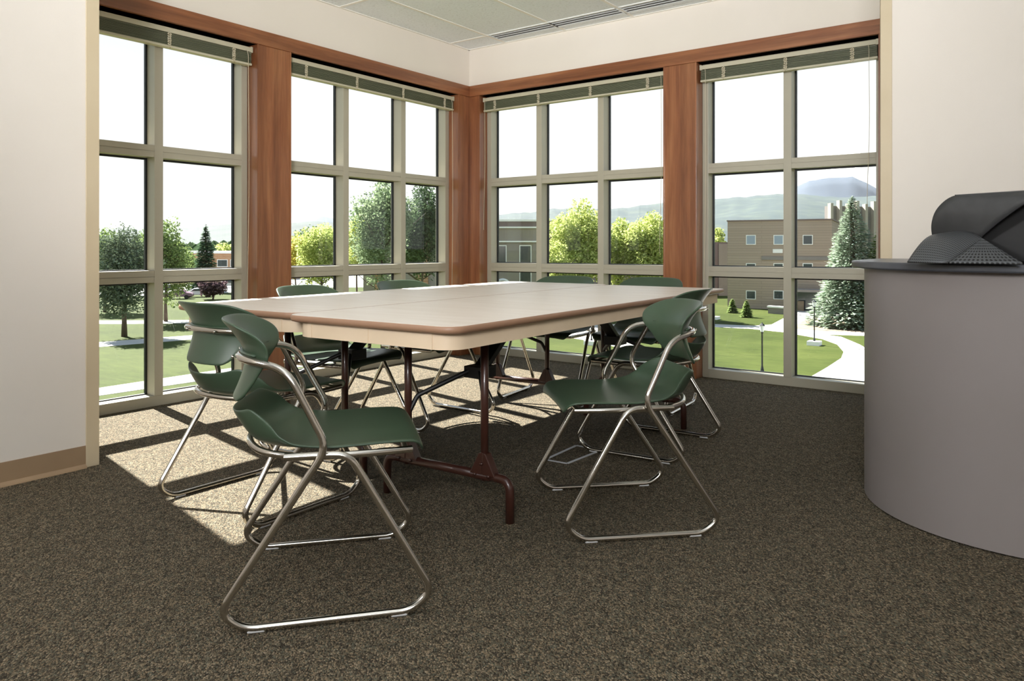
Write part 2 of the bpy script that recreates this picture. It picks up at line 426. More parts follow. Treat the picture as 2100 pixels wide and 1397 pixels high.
# blinds, drawn up
def blind(axis, a0, a1, tapes, cords, label):
    P = lambda s, d, z: Vector((d, s, z)) if axis == 'L' else Vector((s, -d, z))
    mid = (a0 + a1) / 2
    root = empty('window_blind', P(mid, .045, 2.15)); tag(root, label, 'blind', 'venetian blinds drawn up under the wood header')
    inv = Matrix.Translation(-root.location)
    def bx(mb, s0, s1, d0, d1, z0, z1):
        a = P(s0, d0, z0); b_ = P(s1, d1, z1)
        mb.box(min(a.x, b_.x), max(a.x, b_.x), min(a.y, b_.y), max(a.y, b_.y), z0, z1, inv)
    hr = MB(); bx(hr, a0 + .008, a1 - .008, .02, .07, 2.232, 2.262); bx(hr, a0 + .006, a0 + .022, .018, .073, 2.228, 2.266); bx(hr, a1 - .022, a1 - .006, .018, .073, 2.228, 2.266)
    hr.build('headrail', M['rail'], root, bevel=.002)
    st = MB(); z = 2.157
    k = 0
    while z < 2.224:
        j = random.uniform(-.0025, .0025)
        bx(st, a0 + .014 + abs(j), a1 - .014 - abs(j), .021 + j, .069 + j, z, z + .0022); z += .0050; k += 1
    bx(st, a0 + .05, a1 - .05, .034, .055, 2.157, 2.222)
    st.build('slat_stack', M['slat'], root)
    br = MB(); bx(br, a0 + .012, a1 - .012, .021, .07, 2.143, 2.156); br.build('bottom_rail', M['rail'], root, bevel=.002)
    for tpos in tapes:
        mb = MB()
        for q in range(-1, 2, 2):
            pts = []
            for i in range(22):
                zz = 2.14 + i * .0042
                pts.append(inv @ P(tpos + q * .006 + .007 * math.sin(i * 2.3 + q), .076 + .004 * math.sin(i * 1.7), zz))
            mb.tube(pts, .0035, 5)
        mb.build('ladder_cord', M['cord'], root, smooth=True)
    for cpos, zb in cords:
        mb = MB(); pts = [inv @ P(cpos - .008, .07, 2.236), inv @ P(cpos - .004, .08, 2.23), inv @ P(cpos, .084, 2.2)]
        for i in range(1, 14):
            tt = i / 13; pts.append(inv @ P(cpos + .01 * math.sin(tt * 5) * tt, .084 + .004 * tt, 2.2 - (2.2 - zb) * tt))
        mb.tube(pts, .0017, 5)
        mb.build('pull_cord', M['cord'], root, smooth=True)
    return root
blind('L', -3.48, -2.281, [-3.3, -2.86, -2.43], [(-2.33, .5)], 'drawn-up slatted blind on the window at the far left beside the near wall')
blind('L', -2.016, -.261, [-1.86, -1.39, -.9, -.4], [(-.31, .35)], 'drawn-up slatted blind on the left wall window next to the corner')
blind('R', .227, 1.976, [.37, .83, 1.33, 1.83], [(.265, 1.1), (1.945, .9)], 'drawn-up slatted blind on the right wall window next to the corner')
blind('R', 2.234, 3.43, [2.42, 2.85, 3.27], [(2.29, .6), (3.37, 1.2)], 'drawn-up slatted blind on the rightmost window above the podium side')

# linear ceiling diffusers
def vent(x0, x1, label):
    r = empty('ceiling_vent', ((x0 + x1) / 2, -.27, H)); tag(r, label, 'vent', 'slot diffusers in the ceiling')
    L2 = (x1 - x0) / 2
    bk = MB(); bk.box(-L2, L2, -.1, .05, -.0035, .0); bk.build('slot_back', M['black'], r)
    fr = MB()
    for yy in (-.105, -.062, -.016, .03):
        fr.box(-L2, L2, yy, yy + (.008 if yy < .02 else .045), -.0065, -.0035)
    for xx in (-L2, L2 - .01): fr.box(xx, xx + .01, -.105, .075, -.007, -.0035)
    fr.build('frame', M['tile'], r)
    bl = MB()
    for xx in (0,): bl.box(xx - .006, xx + .006, -.1, .04, -.008, -.0035)
    bl.build('divider', M['black'], r)
vent(.53, 1.722, 'long three-slot ceiling air diffuser nearest the room corner')
vent(1.74, 2.93, 'long three-slot ceiling air diffuser further right, cut off by the photo edge')

# ------------------------------------------------------------------ chairs
def grid(nu, nv, fn, thick):
    pts = [[Vector(fn(-1 + 2 * i / (nu - 1), j / (nv - 1))) for i in range(nu)] for j in range(nv)]
    vs = [p for r_ in pts for p in r_]
    fs = [(j * nu + i, j * nu + i + 1, (j + 1) * nu + i + 1, (j + 1) * nu + i) for j in range(nv - 1) for i in range(nu - 1)]
    return vs, fs
def shell_obj(name, fn, root, thick=.009, nu=17, nv=15):
    vs, fs = grid(nu, nv, fn, thick)
    o = MB().add(vs, fs).build(name, M['shell'], root, smooth=True)
    s = o.modifiers.new('solid', 'SOLIDIFY'); s.thickness = thick; s.offset = 0
    b = o.modifiers.new('sub', 'SUBSURF'); b.levels = 1; b.render_levels = 2
    return o
def lerp_tab(tab, v):
    for (a, x0), (b_, x1) in zip(tab, tab[1:]):
        if v <= b_:
            t = (v - a) / (b_ - a); t = t * t * (3 - 2 * t) * .5 + t * .5
            return x0 + (x1 - x0) * t
    return tab[-1][1]
BZ0, BZ1 = .540, .759
def back_fn(u, v):
    w_ = lerp_tab([(0, .105), (.06, .135), (.35, .172), (.62, .222), (.72, .230), (.82, .226), (.93, .200), (1, .172)], v)
    vz = v
    z = BZ0 + (BZ1 - BZ0) * vz
    yc = -.222 - .066 * max(0, (v - .5) / .5) ** 1.6 - .035 * max(0, (.5 - v) / .5) ** 1.5
    s = u * w_; Rr = .295
    th = s / Rr
    x_ = Rr * math.sin(th) * 1.02; y_ = yc + Rr * (1 - math.cos(th)) * 1.0
    return (x_, y_, z - .010 * abs(u) ** 4 * max(0, v - .8) * 5)
def seat_fn(u, v):
    # v 0 at front edge, 1 at the top of the rear flange
    tab_y = [(0, .248), (.05, .245), (.12, .228), (.3, .14), (.55, -.02), (.75, -.15), (.86, -.205), (.94, -.234), (1, -.260)]
    tab_z = [(0, .408), (.05, .424), (.12, .434), (.3, .434), (.55, .427), (.75, .419), (.86, .432), (.94, .470), (1, .512)]
    tab_w = [(0, .178), (.05, .198), (.12, .215), (.3, .222), (.55, .225), (.75, .234), (.86, .236), (.94, .222), (1, .165)]
    y0 = lerp_tab(tab_y, v); z0 = lerp_tab(tab_z, v); w_ = lerp_tab(tab_w, v)
    s = u * w_
    bend = max(0, (v - .5) / .5)
    k = bend ** 1.2
    Rr = .26
    th = s / Rr
    x_ = s * (1 - k) + Rr * math.sin(th) * k
    y_ = y0 + Rr * (1 - math.cos(th)) * k * 1.15
    edge = abs(u) ** 3
    lift = .004 * edge * (1 if v > .15 else v / .15) + .034 * (abs(u) ** 2.4) * math.exp(-((v - .84) / .2) ** 2) - .012 * edge * max(0, (.15 - v)) * 6
    return (x_, y_, z0 + lift)
def make_chair():
    root = empty('stacking_chair', (0, 0, 0))
    shell_obj('backrest', back_fn, root)
    shell_obj('seat', seat_fn, root)
    tr = .0100
    # back hoop continuing into both side frames
    hoop = []
    right = [(.262, .0, tr), (.262, .19, tr), (.262, .262, .085), (.256, .045, .424), (.240, -.1, .418)]
    z0 = .652
    def side(s):
        p = [(s * .262, -.19, tr), (s * .262, -.262, .05), (s * .258, -.012, .452), (s * .236, -.115, z0 - .012)]
        return p
    pts = [(.262, 0, tr), (.262, -.205, tr), (.262, -.262, .055), (.262, -.004, .446), (.234, -.105, z0 - .010), (.185, -.195, z0 + .006), (.10, -.238, z0 + .008),
           (-.10, -.238, z0 + .008), (-.185, -.195, z0 + .006), (-.234, -.105, z0 - .010), (-.262, -.004, .446), (-.262, -.262, .055), (-.262, -.205, tr), (-.262, 0, tr)]
    rad = [0, .03, .05, .04, .05, .05, .06, .06, .05, .05, .04, .05, .03, 0]
    full = fillet(pts, rad, 6)
    mb = MB(); mb.tube(full, tr, 12, upv=(0, 1, 0)); mb.build('side_frame', M['chrome'], root, smooth='auto')
    for s in (1, -1):
        p = fillet([(s * .262, 0, tr), (s * .262, .205, tr), (s * .262, .262, .055), (s * .255, .05, .424), (s * .236, -.11, .420)], [0, .03, .05, .04, 0], 6)
        mb = MB(); mb.tube(p, tr, 12, upv=(s, 0, 0)); mb.build('front_leg', M['chrome'], root, smooth='auto')
    # seat rail, a U round the back of the seat
    p = fillet([(.20, .215, .412), (.228, .1, .415), (.232, -.07, .416), (.178, -.168, .420), (.06, -.214, .423), (-.06, -.214, .423), (-.178, -.168, .420), (-.232, -.07, .416), (-.228, .1, .415), (-.20, .215, .412)], .06, 6)
    mb = MB(); mb.tube(p, .0095, 10, upv=(0, 0, 1))
    mb.tube([(-.20, .2, .410), (.20, .2, .410)], .008, 8)
    mb.build('seat_rail', M['chrome'], root, smooth='auto')
    # flattened band behind the back and its rivets
    bd = MB()
    bp = []
    for i in range(15):
        a = -1 + 2 * i / 14; th = a * .62
        bp.append((.27 * math.sin(th) * 1.02, -.2345 + .27 * (1 - math.cos(th)), z0 + .016))
    bd.tube(bp, .009, 8, flat=.5, upv=(0, 0, 1)); bd.build('back_ledge', M['shell'], root, smooth=True)
    for s in (-1, 1):
        rv = MB(); rv.tube([(s * .085, -.248, z0 + .006), (s * .085, -.254, z0 + .006)], .005, 8); rv.build('rivet', M['chrome'], root, smooth=True)
    for sx in (-1, 1):
        for sy in (-1, 1):
            gl = MB(); gl.box(sx * .262 - .009, sx * .262 + .009, sy * .175 - .022, sy * .175 + .022, 0, .014)
            gl.build('glide', M['glide'], root, bevel=.005, seg=3)
    return root
CH = [(2.672, -3.821, 50.1, 'green plastic chair nearest the camera on the left, at the table corner, facing right'),
      (1.915, -3.515, 90.5, 'green chair seen from behind at the near table end, left of the frontmost one'),
      (3.080, -2.836, -135, 'green chair in front at the right side of the table, facing left towards the viewer'),
      (2.765, -1.940, 184, 'green chair tucked behind the front right chair at the long side of the table'),
      (1.527, -2.815, 8.4, 'green chair at the left window side under the table, nearer of the two there'),
      (1.524, -2.167, -1.6, 'green chair further back on the left window side, shiny runner behind a table leg'),
      (1.765, -1.27, -80.5, 'green chair at the far end of the table on the left, before the corner posts'),
      (2.305, -1.144, -85.8, 'green chair at the far end of the table on the right, before the wood post')]
base = make_chair()
for i, (cx, cy, a, lab) in enumerate(CH):
    rz = R(a - 90)
    if i == 0:
        base.location = (cx, cy, 0); base.rotation_euler = (0, 0, rz)
        tag(base, lab, 'chair', 'green stacking chairs around the tables')
    else:
        dup(base, (cx, cy, 0), rz, lab)

# ------------------------------------------------------------------ tables
TH = .717; TL = 2.46; TW = .757
def rrect(w_, l, r, x0=0, y0=0, n=6):
    out = []
    for cx, cy, a0 in ((x0 + w_ - r, y0 + r, -90), (x0 + w_ - r, y0 + l - r, 0), (x0 + r, y0 + l - r, 90), (x0 + r, y0 + r, 180)):
        for k in range(n + 1):
            a = R(a0 + 90 * k / n); out.append((cx + r * math.cos(a), cy + r * math.sin(a)))
    return out
def make_table():
    root = empty('folding_table', (0, 0, 0))
    t = MB(); t.prism(rrect(TW - .006, TL - .006, .062, .003, .003), TH - .02, TH); t.build('tabletop', M['topl'], root)
    e_ = MB()
    out = rrect(TW, TL, .065); pr = [(0, TH - .0005), (.004, TH - .005), (.005, TH - .012), (.0, TH - .02), (-.012, TH - .024)]
    # lip ring, lofted around the outline
    n = len(out); vs = []
    c = Vector((TW / 2, TL / 2))
    nrm = []
    for i in range(n):
        a = Vector(out[i - 1]); b_ = Vector(out[(i + 1) % n]); d = (b_ - a).normalized(); nrm.append(Vector((d.y, -d.x)))
    prof = [(-.0032, TH - .0004), (-.001, TH - .002), (.001, TH - .006), (.0015, TH - .013), (-.002, TH - .021), (-.012, TH - .024), (-.03, TH - .024)]
    for d, z in prof:
        for i in range(n): p = Vector(out[i]) + nrm[i] * d; vs.append((p.x, p.y, z))
    fs = [(j * n + i, j * n + (i + 1) % n, (j + 1) * n + (i + 1) % n, (j + 1) * n + i) for j in range(len(prof) - 1) for i in range(n)]
    e_.add(vs, fs); e_.build('edge_band', M['edge'], root, smooth=True)
    ap = MB(); o_ = rrect(TW - .05, TL - .05, .075, .025, .025); i_ = rrect(TW - .074, TL - .074, .065, .037, .037); n = len(o_)
    z0, z1 = TH - .075, TH - .024
    vs = [(p[0], p[1], z) for z in (z0, z1) for p in o_] + [(p[0], p[1], z) for z in (z0, z1) for p in i_]
    fs = []
    for i in range(n):
        j = (i + 1) % n
        fs += [(i, j, n + j, n + i), (2 * n + j, 2 * n + i, 3 * n + i, 3 * n + j), (j, i, 2 * n + i, 2 * n + j), (n + i, n + j, 3 * n + j, 3 * n + i)]
    ap.add(vs, fs)
    for xx in (.10, TW - .12):
        ap.box(xx, xx + .02, .023, .027, z0, z1)
    ap.box(TW / 2 - .01, TW / 2 + .01, .023, .027, z0, z1)
    ap.build('apron', M['apron'], root, smooth='auto')
    un = MB(); un.box(.04, TW - .04, .04, TL - .04, TH - .024, TH - .0165); un.build('underside', M['black'], root)
    for yy, sg in ((.425, 1), (TL - .425, -1)):
        mx = Matrix.Translation((TW / 2, yy, 0)) @ Matrix.Diagonal((1, sg, 1, 1))
        lg = MB()
        def T(pts): return [mx @ Vector(p) for p in pts]
        lg.tube(T(fillet([(-.288, 0, 0), (-.288, 0, .145), (-.20, 0, .145)], [0, .085, 0], 8)), .016, 12)
        lg.tube(T(fillet([(.288, 0, 0), (.288, 0, .145), (.20, 0, .145)], [0, .085, 0], 8)), .016, 12)
        lg.tube(T([(-.21, 0, .145), (.21, 0, .145)]), .0165, 12)
        for s in (-1, 1):
            lg.tube(T([(s * .18, 0, .13), (s * .18, 0, TH - .03)]), .0145, 12)
        lg.build('leg_frame', M['brown'], root, smooth=True)
        for s in (-1, 1):
            g = MB()
            for q in (-1, 1):
                g.prism([(s * .18, .15), (s * .18 + q * .055, .15), (s * .18 + q * .016, .225), (s * .18, .23)][::(1 if q * s > 0 else -1)], -.0175, .0175,
                        mx @ Matrix(((1, 0, 0, 0), (0, 0, 1, 0), (0, 1, 0, 0), (0, 0, 0, 1))))
            g.build('gusset', M['brown'], root, bevel=.003)
            for xx, zz in ((s * .18 + .03, .15), (s * .18 - .03, .15), (s * .18, .19)):
                bt = MB(); bt.tube(T([(xx, -.017, zz), (xx, -.024, zz)]), .006, 8)
                bt.build('bolt', M['brown'], root, smooth=True)
        br = MB()
        for s in (-1, 1):
            br.tube(T(fillet([(s * .175, .0, .325), (s * .16, .03, .385), (s * .02, .185, .475)], .012, 3)), .0095, 8)
        br.box(-.045, .045, .17, .26, .445, .49, mx)
        br.box(-.028, .028, 0, .30, -.012, .012, mx @ Matrix.Translation((0, .21, .47)) @ Matrix.Rotation(R(38), 4, 'X'))
        br.build('folding_brace', M['black'], root, bevel=.002)
    return root
tab = make_table(); TR_ = R(2.3)
tab.location = (2.180, -3.615, 0); tab.rotation_euler = (0, 0, TR_)
tag(tab, 'cream folding table with brown legs in front, nearer the camera of the pair', 'table', 'two folding tables pushed together')
tp = Vector((math.cos(TR_), math.sin(TR_), 0)); ta = Vector((-tp.y, tp.x, 0))
tab2 = dup(tab, Vector((2.180, -3.615, 0)) - tp * (TW + .004) + ta * .055, TR_, 'cream folding table behind, pushed against the front table on its window side')

# ------------------------------------------------------------------ podium on the right
pod = empty('podium', (4.26, -1.95, 0)); tag(pod, 'grey curved podium with dark countertop at the right edge of the photo', 'podium')
def dshape(rx, ry, back, n=40):
    out = []
    for k in range(n + 1):
        a = PI + PI * k / n; out.append((rx * math.cos(a), ry * math.sin(a)))
    return out + [(rx, back), (-rx, back)]
PR = .535
o = MB(); o.prism(dshape(PR, PR, .45), .006, .872); o.build('body', M['podium'], pod, smooth='auto')
o = MB(); o.prism(dshape(PR - .02, PR - .02, .43), 0, .006); o.build('toe_gap_shadow', M['black'], pod)  # black strip painted in for the shadow of the gap under the body
o = MB(); o.prism(dshape(PR + .045, PR + .045, .49), .872, .899); o.build('countertop', M['counter'], pod, bevel=.006, seg=3, smooth='auto')

# hooded unit on the podium: charcoal hood, perforated dome and perforated cheek
hu = empty('hooded_monitor', at(1990, 2.45, .899)); tag(hu, 'charcoal hooded unit with perforated speaker dome standing on the podium', 'monitor')
iv = Matrix.Translation(-hu.location)
def P3(px, py, t):
    return iv @ Vector((*at(px, t).xy, zat(py, t)))
# curved hood sheet between a far curve and a near curve
far_c = [(1916, 500), (1913, 484), (1911, 466), (1913, 450), (1919, 434), (1930, 420), (1944, 409), (1960, 402), (1990, 396)]
near_c = [(2004, 498), (2016, 484), (2034, 468), (2054, 452), (2076, 436), (2102, 418), (2134, 402), (2176, 390), (2240, 382)]
vs = []; NS = 9
fine_far = []; fine_near = []
def dense(c, m):
    out = []
    for i in range(len(c) - 1):
        for k in range(m):
            t = k / m
            p0 = c[max(i - 1, 0)]; p1 = c[i]; p2 = c[i + 1]; p3 = c[min(i + 2, len(c) - 1)]
            out.append(tuple(.5 * ((2 * p1[j]) + (-p0[j] + p2[j]) * t + (2 * p0[j] - 5 * p1[j] + 4 * p2[j] - p3[j]) * t * t + (-p0[j] + 3 * p1[j] - 3 * p2[j] + p3[j]) * t ** 3) for j in (0, 1)))
    out.append(c[-1]); return out
fa = dense(far_c[:8], 4); na = dense(near_c[:8], 4)
nn = len(fa)
A = [P3(p[0], p[1], 2.62 - .10 * i / nn) for i, p in enumerate(fa)]
B = [P3(p[0], p[1], 2.47 - .20 * i / nn) for i, p in enumerate(na)]
for i in range(nn):
    for k in range(NS):
        vs.append(A[i].lerp(B[i], k / (NS - 1)))
fs = [(i * NS + k, i * NS + k + 1, (i + 1) * NS + k + 1, (i + 1) * NS + k) for i in range(nn - 1) for k in range(NS - 1)]
ho = MB().add(vs, fs).build('hood', M['hood'], hu, smooth=True)
sm = ho.modifiers.new('solid', 'SOLIDIFY'); sm.thickness = .008; sm.offset = 0
# flat top going back from the crease
A1, B1 = A[-1], B[-1]
back = (F * .10 + RT * .03 + UP * .008)
tpb = MB(); up8 = Vector((0, 0, .004))
vs = [A1, B1, B1 + back, A1 + back * .12]
tpb.add([v + up8 for v in vs] + [v - up8 for v in vs], [(0, 1, 2, 3), (7, 6, 5, 4), (0, 4, 5, 1), (1, 5, 6, 2), (2, 6, 7, 3), (3, 7, 4, 0)])
tpb.build('hood_top', M['hood'], hu)
# dark screen box inside the hood
sb = MB(); q0 = P3(2000, 520, 2.50); 
scr = [P3(1945, 520, 2.56), P3(2170, 545, 2.33), P3(2300, 545, 2.45), P3(2060, 520, 2.75)]
topz = P3(2000, 415, 2.5).z
sb.add([Vector((v.x, v.y, .002)) for v in scr] + [Vector((v.x, v.y, topz)) for v in scr], [(3, 2, 1, 0), (4, 5, 6, 7), (0, 1, 5, 4), (1, 2, 6, 5), (2, 3, 7, 6), (3, 0, 4, 7)])
sb.build('screen_box', M['black'], hu, bevel=.006)
# perforated dome: curved wedge in front of the hood
def perf(name):
    m = mat(name, (58, 60, 62), .45); N, L, b_ = nodes(m)
    v = mapping(m, (1, 1, 1), coord='UV')
    vo = N.new('ShaderNodeTexVoronoi'); vo.inputs['Randomness'].default_value = 0; vo.inputs['Scale'].default_value = 1; vo.distance = 'EUCLIDEAN'
    L.new(v, vo.inputs['Vector'])
    L.new(ramp(m, vo.outputs['Distance'], [(.26, (5, 5, 5)), (.34, (84, 86, 88))]), b_.inputs['Base Color'])
    return m
def uvgrid(name, nu, nv, fn, su, sv, m, parent, thick):
    vs = [fn(i / (nu - 1), j / (nv - 1)) for j in range(nv) for i in range(nu)]
    fs = [(j * nu + i, j * nu + i + 1, (j + 1) * nu + i + 1, (j + 1) * nu + i) for j in range(nv - 1) for i in range(nu - 1)]
    o = MB().add(vs, fs).build(name, m, parent, smooth=True)
    me = o.data; uv = me.uv_layers.new(name='UVMap')
    for l in me.loops:
        k = l.vertex_index; uv.data[l.index].uv = ((k % nu) / (nu - 1) * su, (k // nu) / (nv - 1) * sv)
    s = o.modifiers.new('solid', 'SOLIDIFY'); s.thickness = thick; s.offset = -1
    return o
CZ = .9035
def gp(px, t): return iv @ at(px, t, CZ)
cA = [gp(1860, 2.44), gp(1905, 2.36), gp(1944, 2.33)]          # foot curve left to middle
cB = [P3(1930, 480, 2.56), P3(1978, 474, 2.50), P3(2014, 488, 2.40)]  # ridge under the hood
def q3(c, u): return c[0] * (1 - u) ** 2 + (c[1] * 2 - (c[0] + c[2]) * .5) * 2 * u * (1 - u) + c[2] * u * u
def domef(u, v):
    a = q3(cA, u); b_ = q3(cB, u); p = a.lerp(b_, v)
    return p + (Vector((0, 0, .030)) - F * .012 - RT * .004) * math.sin(PI * v) * (1 - u ** 1.5)
uvgrid('speaker_dome', 14, 12, domef, 24, 22, perf('perforated_plastic'), hu, .004)
c0 = gp(1944, 2.33); c1 = P3(2014, 488, 2.40); c2 = gp(2100, 2.20)
def cheek(u, v):
    bse = c0.lerp(c2, u); 
    return bse.lerp(c1, v)
uvgrid('speaker_cheek', 12, 12, cheek, 15, 9, perf('perforated_cheek'), hu, .004)

# tape outline on the carpet below the front right chair
tape = MB()
tq = [Vector((*((CAM + (F + RT * ((px - 1050) / FP)) * (FP * CAM.z / (py - 506))).xy), 0)) for px, py in ((1118, 943), (1182, 914), (1232, 924), (1163, 951))]
for i in range(4):
    a = tq[i]; b_ = tq[(i + 1) % 4]; d = (b_ - a).normalized(); n_ = Vector((-d.y, d.x, 0)) * .007
    tape.add([a + n_, b_ + n_, b_ - n_, a - n_] + [p + Vector((0, 0, .0015)) for p in (a + n_, b_ + n_, b_ - n_, a - n_)], [(3, 2, 1, 0), (4, 5, 6, 7), (0, 1, 5, 4), (1, 2, 6, 5), (2, 3, 7, 6), (3, 0, 4, 7)])
tag(tape.build('floor_outlet_trim', M['paper']), 'pale grey square floor outlet outline in the carpet behind the front right chair', 'floor outlet')

# ================================================================== outdoors
GZ = -7.45
HC = CAM.z - GZ
def gpx(px, py, z=0):
    t = FP * (CAM.z - (GZ + z)) / (py - 506); p = at(px, t); return Vector((p.x, p.y, GZ + z))
def tg(py): return FP * HC / (py - 506)
fwd = math.atan2(F.y, F.x)
gd = MB(); gd.box(-1200, 2500, -2500, 1500, -1, 0, Matrix.Translation((0, 0, GZ)) @ Matrix.Rotation(fwd, 4, 'Z'))
struct(gd.build('ground', M['grass']))
def patch(name, pts, m, z, th=.04):
    ps = [gpx(px, py) for px, py in pts]
    mb = MB(); n = len(ps)
    mb.add([(p.x, p.y, GZ - .02) for p in ps] + [(p.x, p.y, GZ + z) for p in ps], [tuple(range(n))[::-1], tuple(range(n, 2 * n))] + [(i, (i + 1) % n, (i + 1) % n + n, i + n) for i in range(n)])
    return struct(mb.build(name, m))
patch('footpath', [(-200, 876), (205, 812), (490, 770), (700, 742), (700, 727), (490, 753), (205, 796), (-200, 855)], M['concrete'], .02)
patch('footpath', [(-100, 735), (205, 712), (490, 689), (560, 683), (560, 677), (490, 681), (205, 702), (-100, 722)], M['concrete'], .02)
patch('footpath', [(-100, 664), (250, 665), (500, 662), (620, 652), (700, 640), (700, 634), (620, 645), (500, 656), (250, 658), (-100, 656)], M['concrete'], .02)
patch('car_park', [(-200, 606), (330, 607), (480, 600), (520, 590), (700, 590), (900, 588), (980, 584), (980, 562), (700, 566), (300, 566), (-200, 570)], M['asphalt'], .03)
patch('footpath', [(715, 608), (900, 603), (900, 600), (715, 604)], M['concrete'], .02)
patch('footpath', [(1180, 668), (1300, 664), (1461, 665), (1544, 668.5), (1582, 666), (1607, 653), (1631, 637), (1683, 637), (1760, 640), (1900, 650), (2100, 700), (2300, 900), (1900, 1150), (1500, 860), (1656, 777), (1696, 754), (1725, 735), (1730, 722), (1717, 707), (1687, 696), (1631, 686), (1607, 682), (1540, 675), (1461, 671), (1300, 671), (1232, 675), (1310, 712), (1290, 719), (1228, 703), (1150, 690)], M['concrete'], .02)
patch('mulch_bed', [(1633, 667), (1658, 653), (1681, 649), (1800, 650), (1900, 670), (1900, 688), (1798, 684), (1744, 681), (1687, 679), (1633, 674)], M['mulch'], .05)
patch('lawn', [(1698, 687.5), (1725, 691), (1763, 707), (1782, 718), (1798, 731), (1840, 760), (2000, 800), (2100, 760), (2000, 705), (1798, 691)], M['grass'], .05)

# ---- trees
def foliage(blobs, n, size, seed):
    rnd = random.Random(seed); vs = []; fs = []
    tot = sum(b[3] * b[4] * b[5] for b in blobs)
    for (cx, cy, cz, rx, ry, rz) in blobs:
        k = int(n * 1.7 * rx * ry * rz / tot) + 20
        for _ in range(k):
            while True:
                d = Vector((rnd.gauss(0, 1), rnd.gauss(0, 1), rnd.gauss(0, 1)))
                if d.length > .1: break
            d.normalize()
            q = noise.noise(d * 2.3 + Vector((cx, cy, cz)) * .37 + Vector((seed, 0, 0)))
            rr = (1 + .6 * q) * (rnd.random() ** .28)
            p = Vector((cx + d.x * rx * rr, cy + d.y * ry * rr, cz + d.z * rz * rr))
            a = Vector((rnd.uniform(-1, 1), rnd.uniform(-1, 1), rnd.uniform(-.6, .6))).normalized(); b_ = a.orthogonal().normalized()
            b_ = (Matrix.Rotation(rnd.uniform(0, 6.28), 3, a) @ b_)
            s = size * rnd.uniform(.6, 1.3)
            i0 = len(vs); vs += [p - a * s * .5, p + b_ * s * .38, p + a * s * .5, p - b_ * s * .38]; fs.append((i0, i0 + 1, i0 + 2, i0 + 3))
    return vs, fs
def trunk(h, r, seed, limbs=5):
    rnd = random.Random(seed); mb = MB()
    pts = [(rnd.uniform(-.1, .1) * i * .3, rnd.uniform(-.1, .1) * i * .3, h * i / 5) for i in range(6)]
    mb.tube(pts, [r * 1.35, r, r * .85, r * .7, r * .5, r * .25], 8)
    for k in range(limbs):
        a = rnd.uniform(0, 6.28); z = h * rnd.uniform(.4, .8); l = h * rnd.uniform(.2, .35)
        mb.tube([(0, 0, z), (math.cos(a) * l * .5, math.sin(a) * l * .5, z + l * .35), (math.cos(a) * l, math.sin(a) * l, z + l * .8)], [r * .4, r * .28, r * .1], 6)
    return mb
def leafy(px, t, top, hw, kind, label, bottom=None, n=2600, lobes=6, seed=0, group=None, name='leafy_tree', size=None, tk=1.0):
    p = at(px, t); h = zat(top, t) - GZ; rw = hw / FP * t
    zb = (zat(bottom, t) - GZ) if bottom else h * .3
    root = empty(name, (p.x, p.y, GZ)); tag(root, label, 'tree', group)
    rnd = random.Random(seed + 11)
    ch = h - zb; blobs = [(0, 0, zb + ch * .48, rw * .72, rw * .72, ch * .44)]
    for k in range(lobes):
        a = 6.283 * k / lobes + rnd.uniform(-.4, .4); zz = zb + ch * rnd.uniform(.22, .8); q = rw * rnd.uniform(.42, .62)
        blobs.append((math.cos(a) * rw * .55, math.sin(a) * rw * .55, zz, q, q, q * rnd.uniform(.8, 1.1)))
    blobs.append((rw * .12, 0, h - rw * .38, rw * .42, rw * .42, rw * .4))
    sz = size or max(.14, t * .0034)
    vs, fs = foliage(blobs, n, sz, seed)
    vs = [v if v.z > .3 else Vector((v.x, v.y, .3)) for v in vs]
    MB().add(vs, fs).build('crown', LF[kind], root)
    trunk(h * .8, max(.12, rw * .055) * tk, seed).build('trunk', M['bark'], root, smooth=True)
    return root
def conifer(px, t, top, hw, kind, label, base=None, seed=0, n=3200, skirt=.06, group=None, power=.85, name='spruce_tree'):
    p = at(px, t); h = zat(top, t) - GZ; rw = hw / FP * t
    root = empty(name, (p.x, p.y, GZ)); tag(root, label, 'tree', group)
    rnd = random.Random(seed); vs = []; fs = []
    layers = 26
    for k in range(n):
        f = 1 - rnd.random() ** .62         # 0 bottom .. 1 top
        lay = int(f * layers) / layers
        ang = rnd.uniform(0, 6.283)
        br = .78 + .3 * noise.noise(Vector((math.cos(ang) * 2.2, math.sin(ang) * 2.2, lay * 9 + seed)))
        maxr = rw * (1 - f) ** power * br + .05
        q = rnd.random() ** .45
        r_ = maxr * q
        z = h * (skirt + (1 - skirt) * f) - r_ * .22 + rnd.uniform(-.1, .1) * h / layers
        s = max(.22, t * .006) * rnd.uniform(.6, 1.3) * (.6 + .5 * (1 - f))
        c = Vector((math.cos(ang) * r_, math.sin(ang) * r_, max(z, .1)))
        dr = Vector((math.cos(ang), math.sin(ang), rnd.uniform(-.3, .25))).normalized(); sd = Vector((-math.sin(ang), math.cos(ang), rnd.uniform(-.4, .4)))
        i0 = len(vs); vs += [c - dr * s * .6, c + sd * s * .28, c + dr * s * .6, c - sd * s * .28]; fs.append((i0, i0 + 1, i0 + 2, i0 + 3))
    MB().add(vs, fs).build('crown', LF[kind], root)
    trunk(h * .95, max(.08, rw * .07), seed, 0).build('trunk', M['bark'], root, smooth=True)
    return root

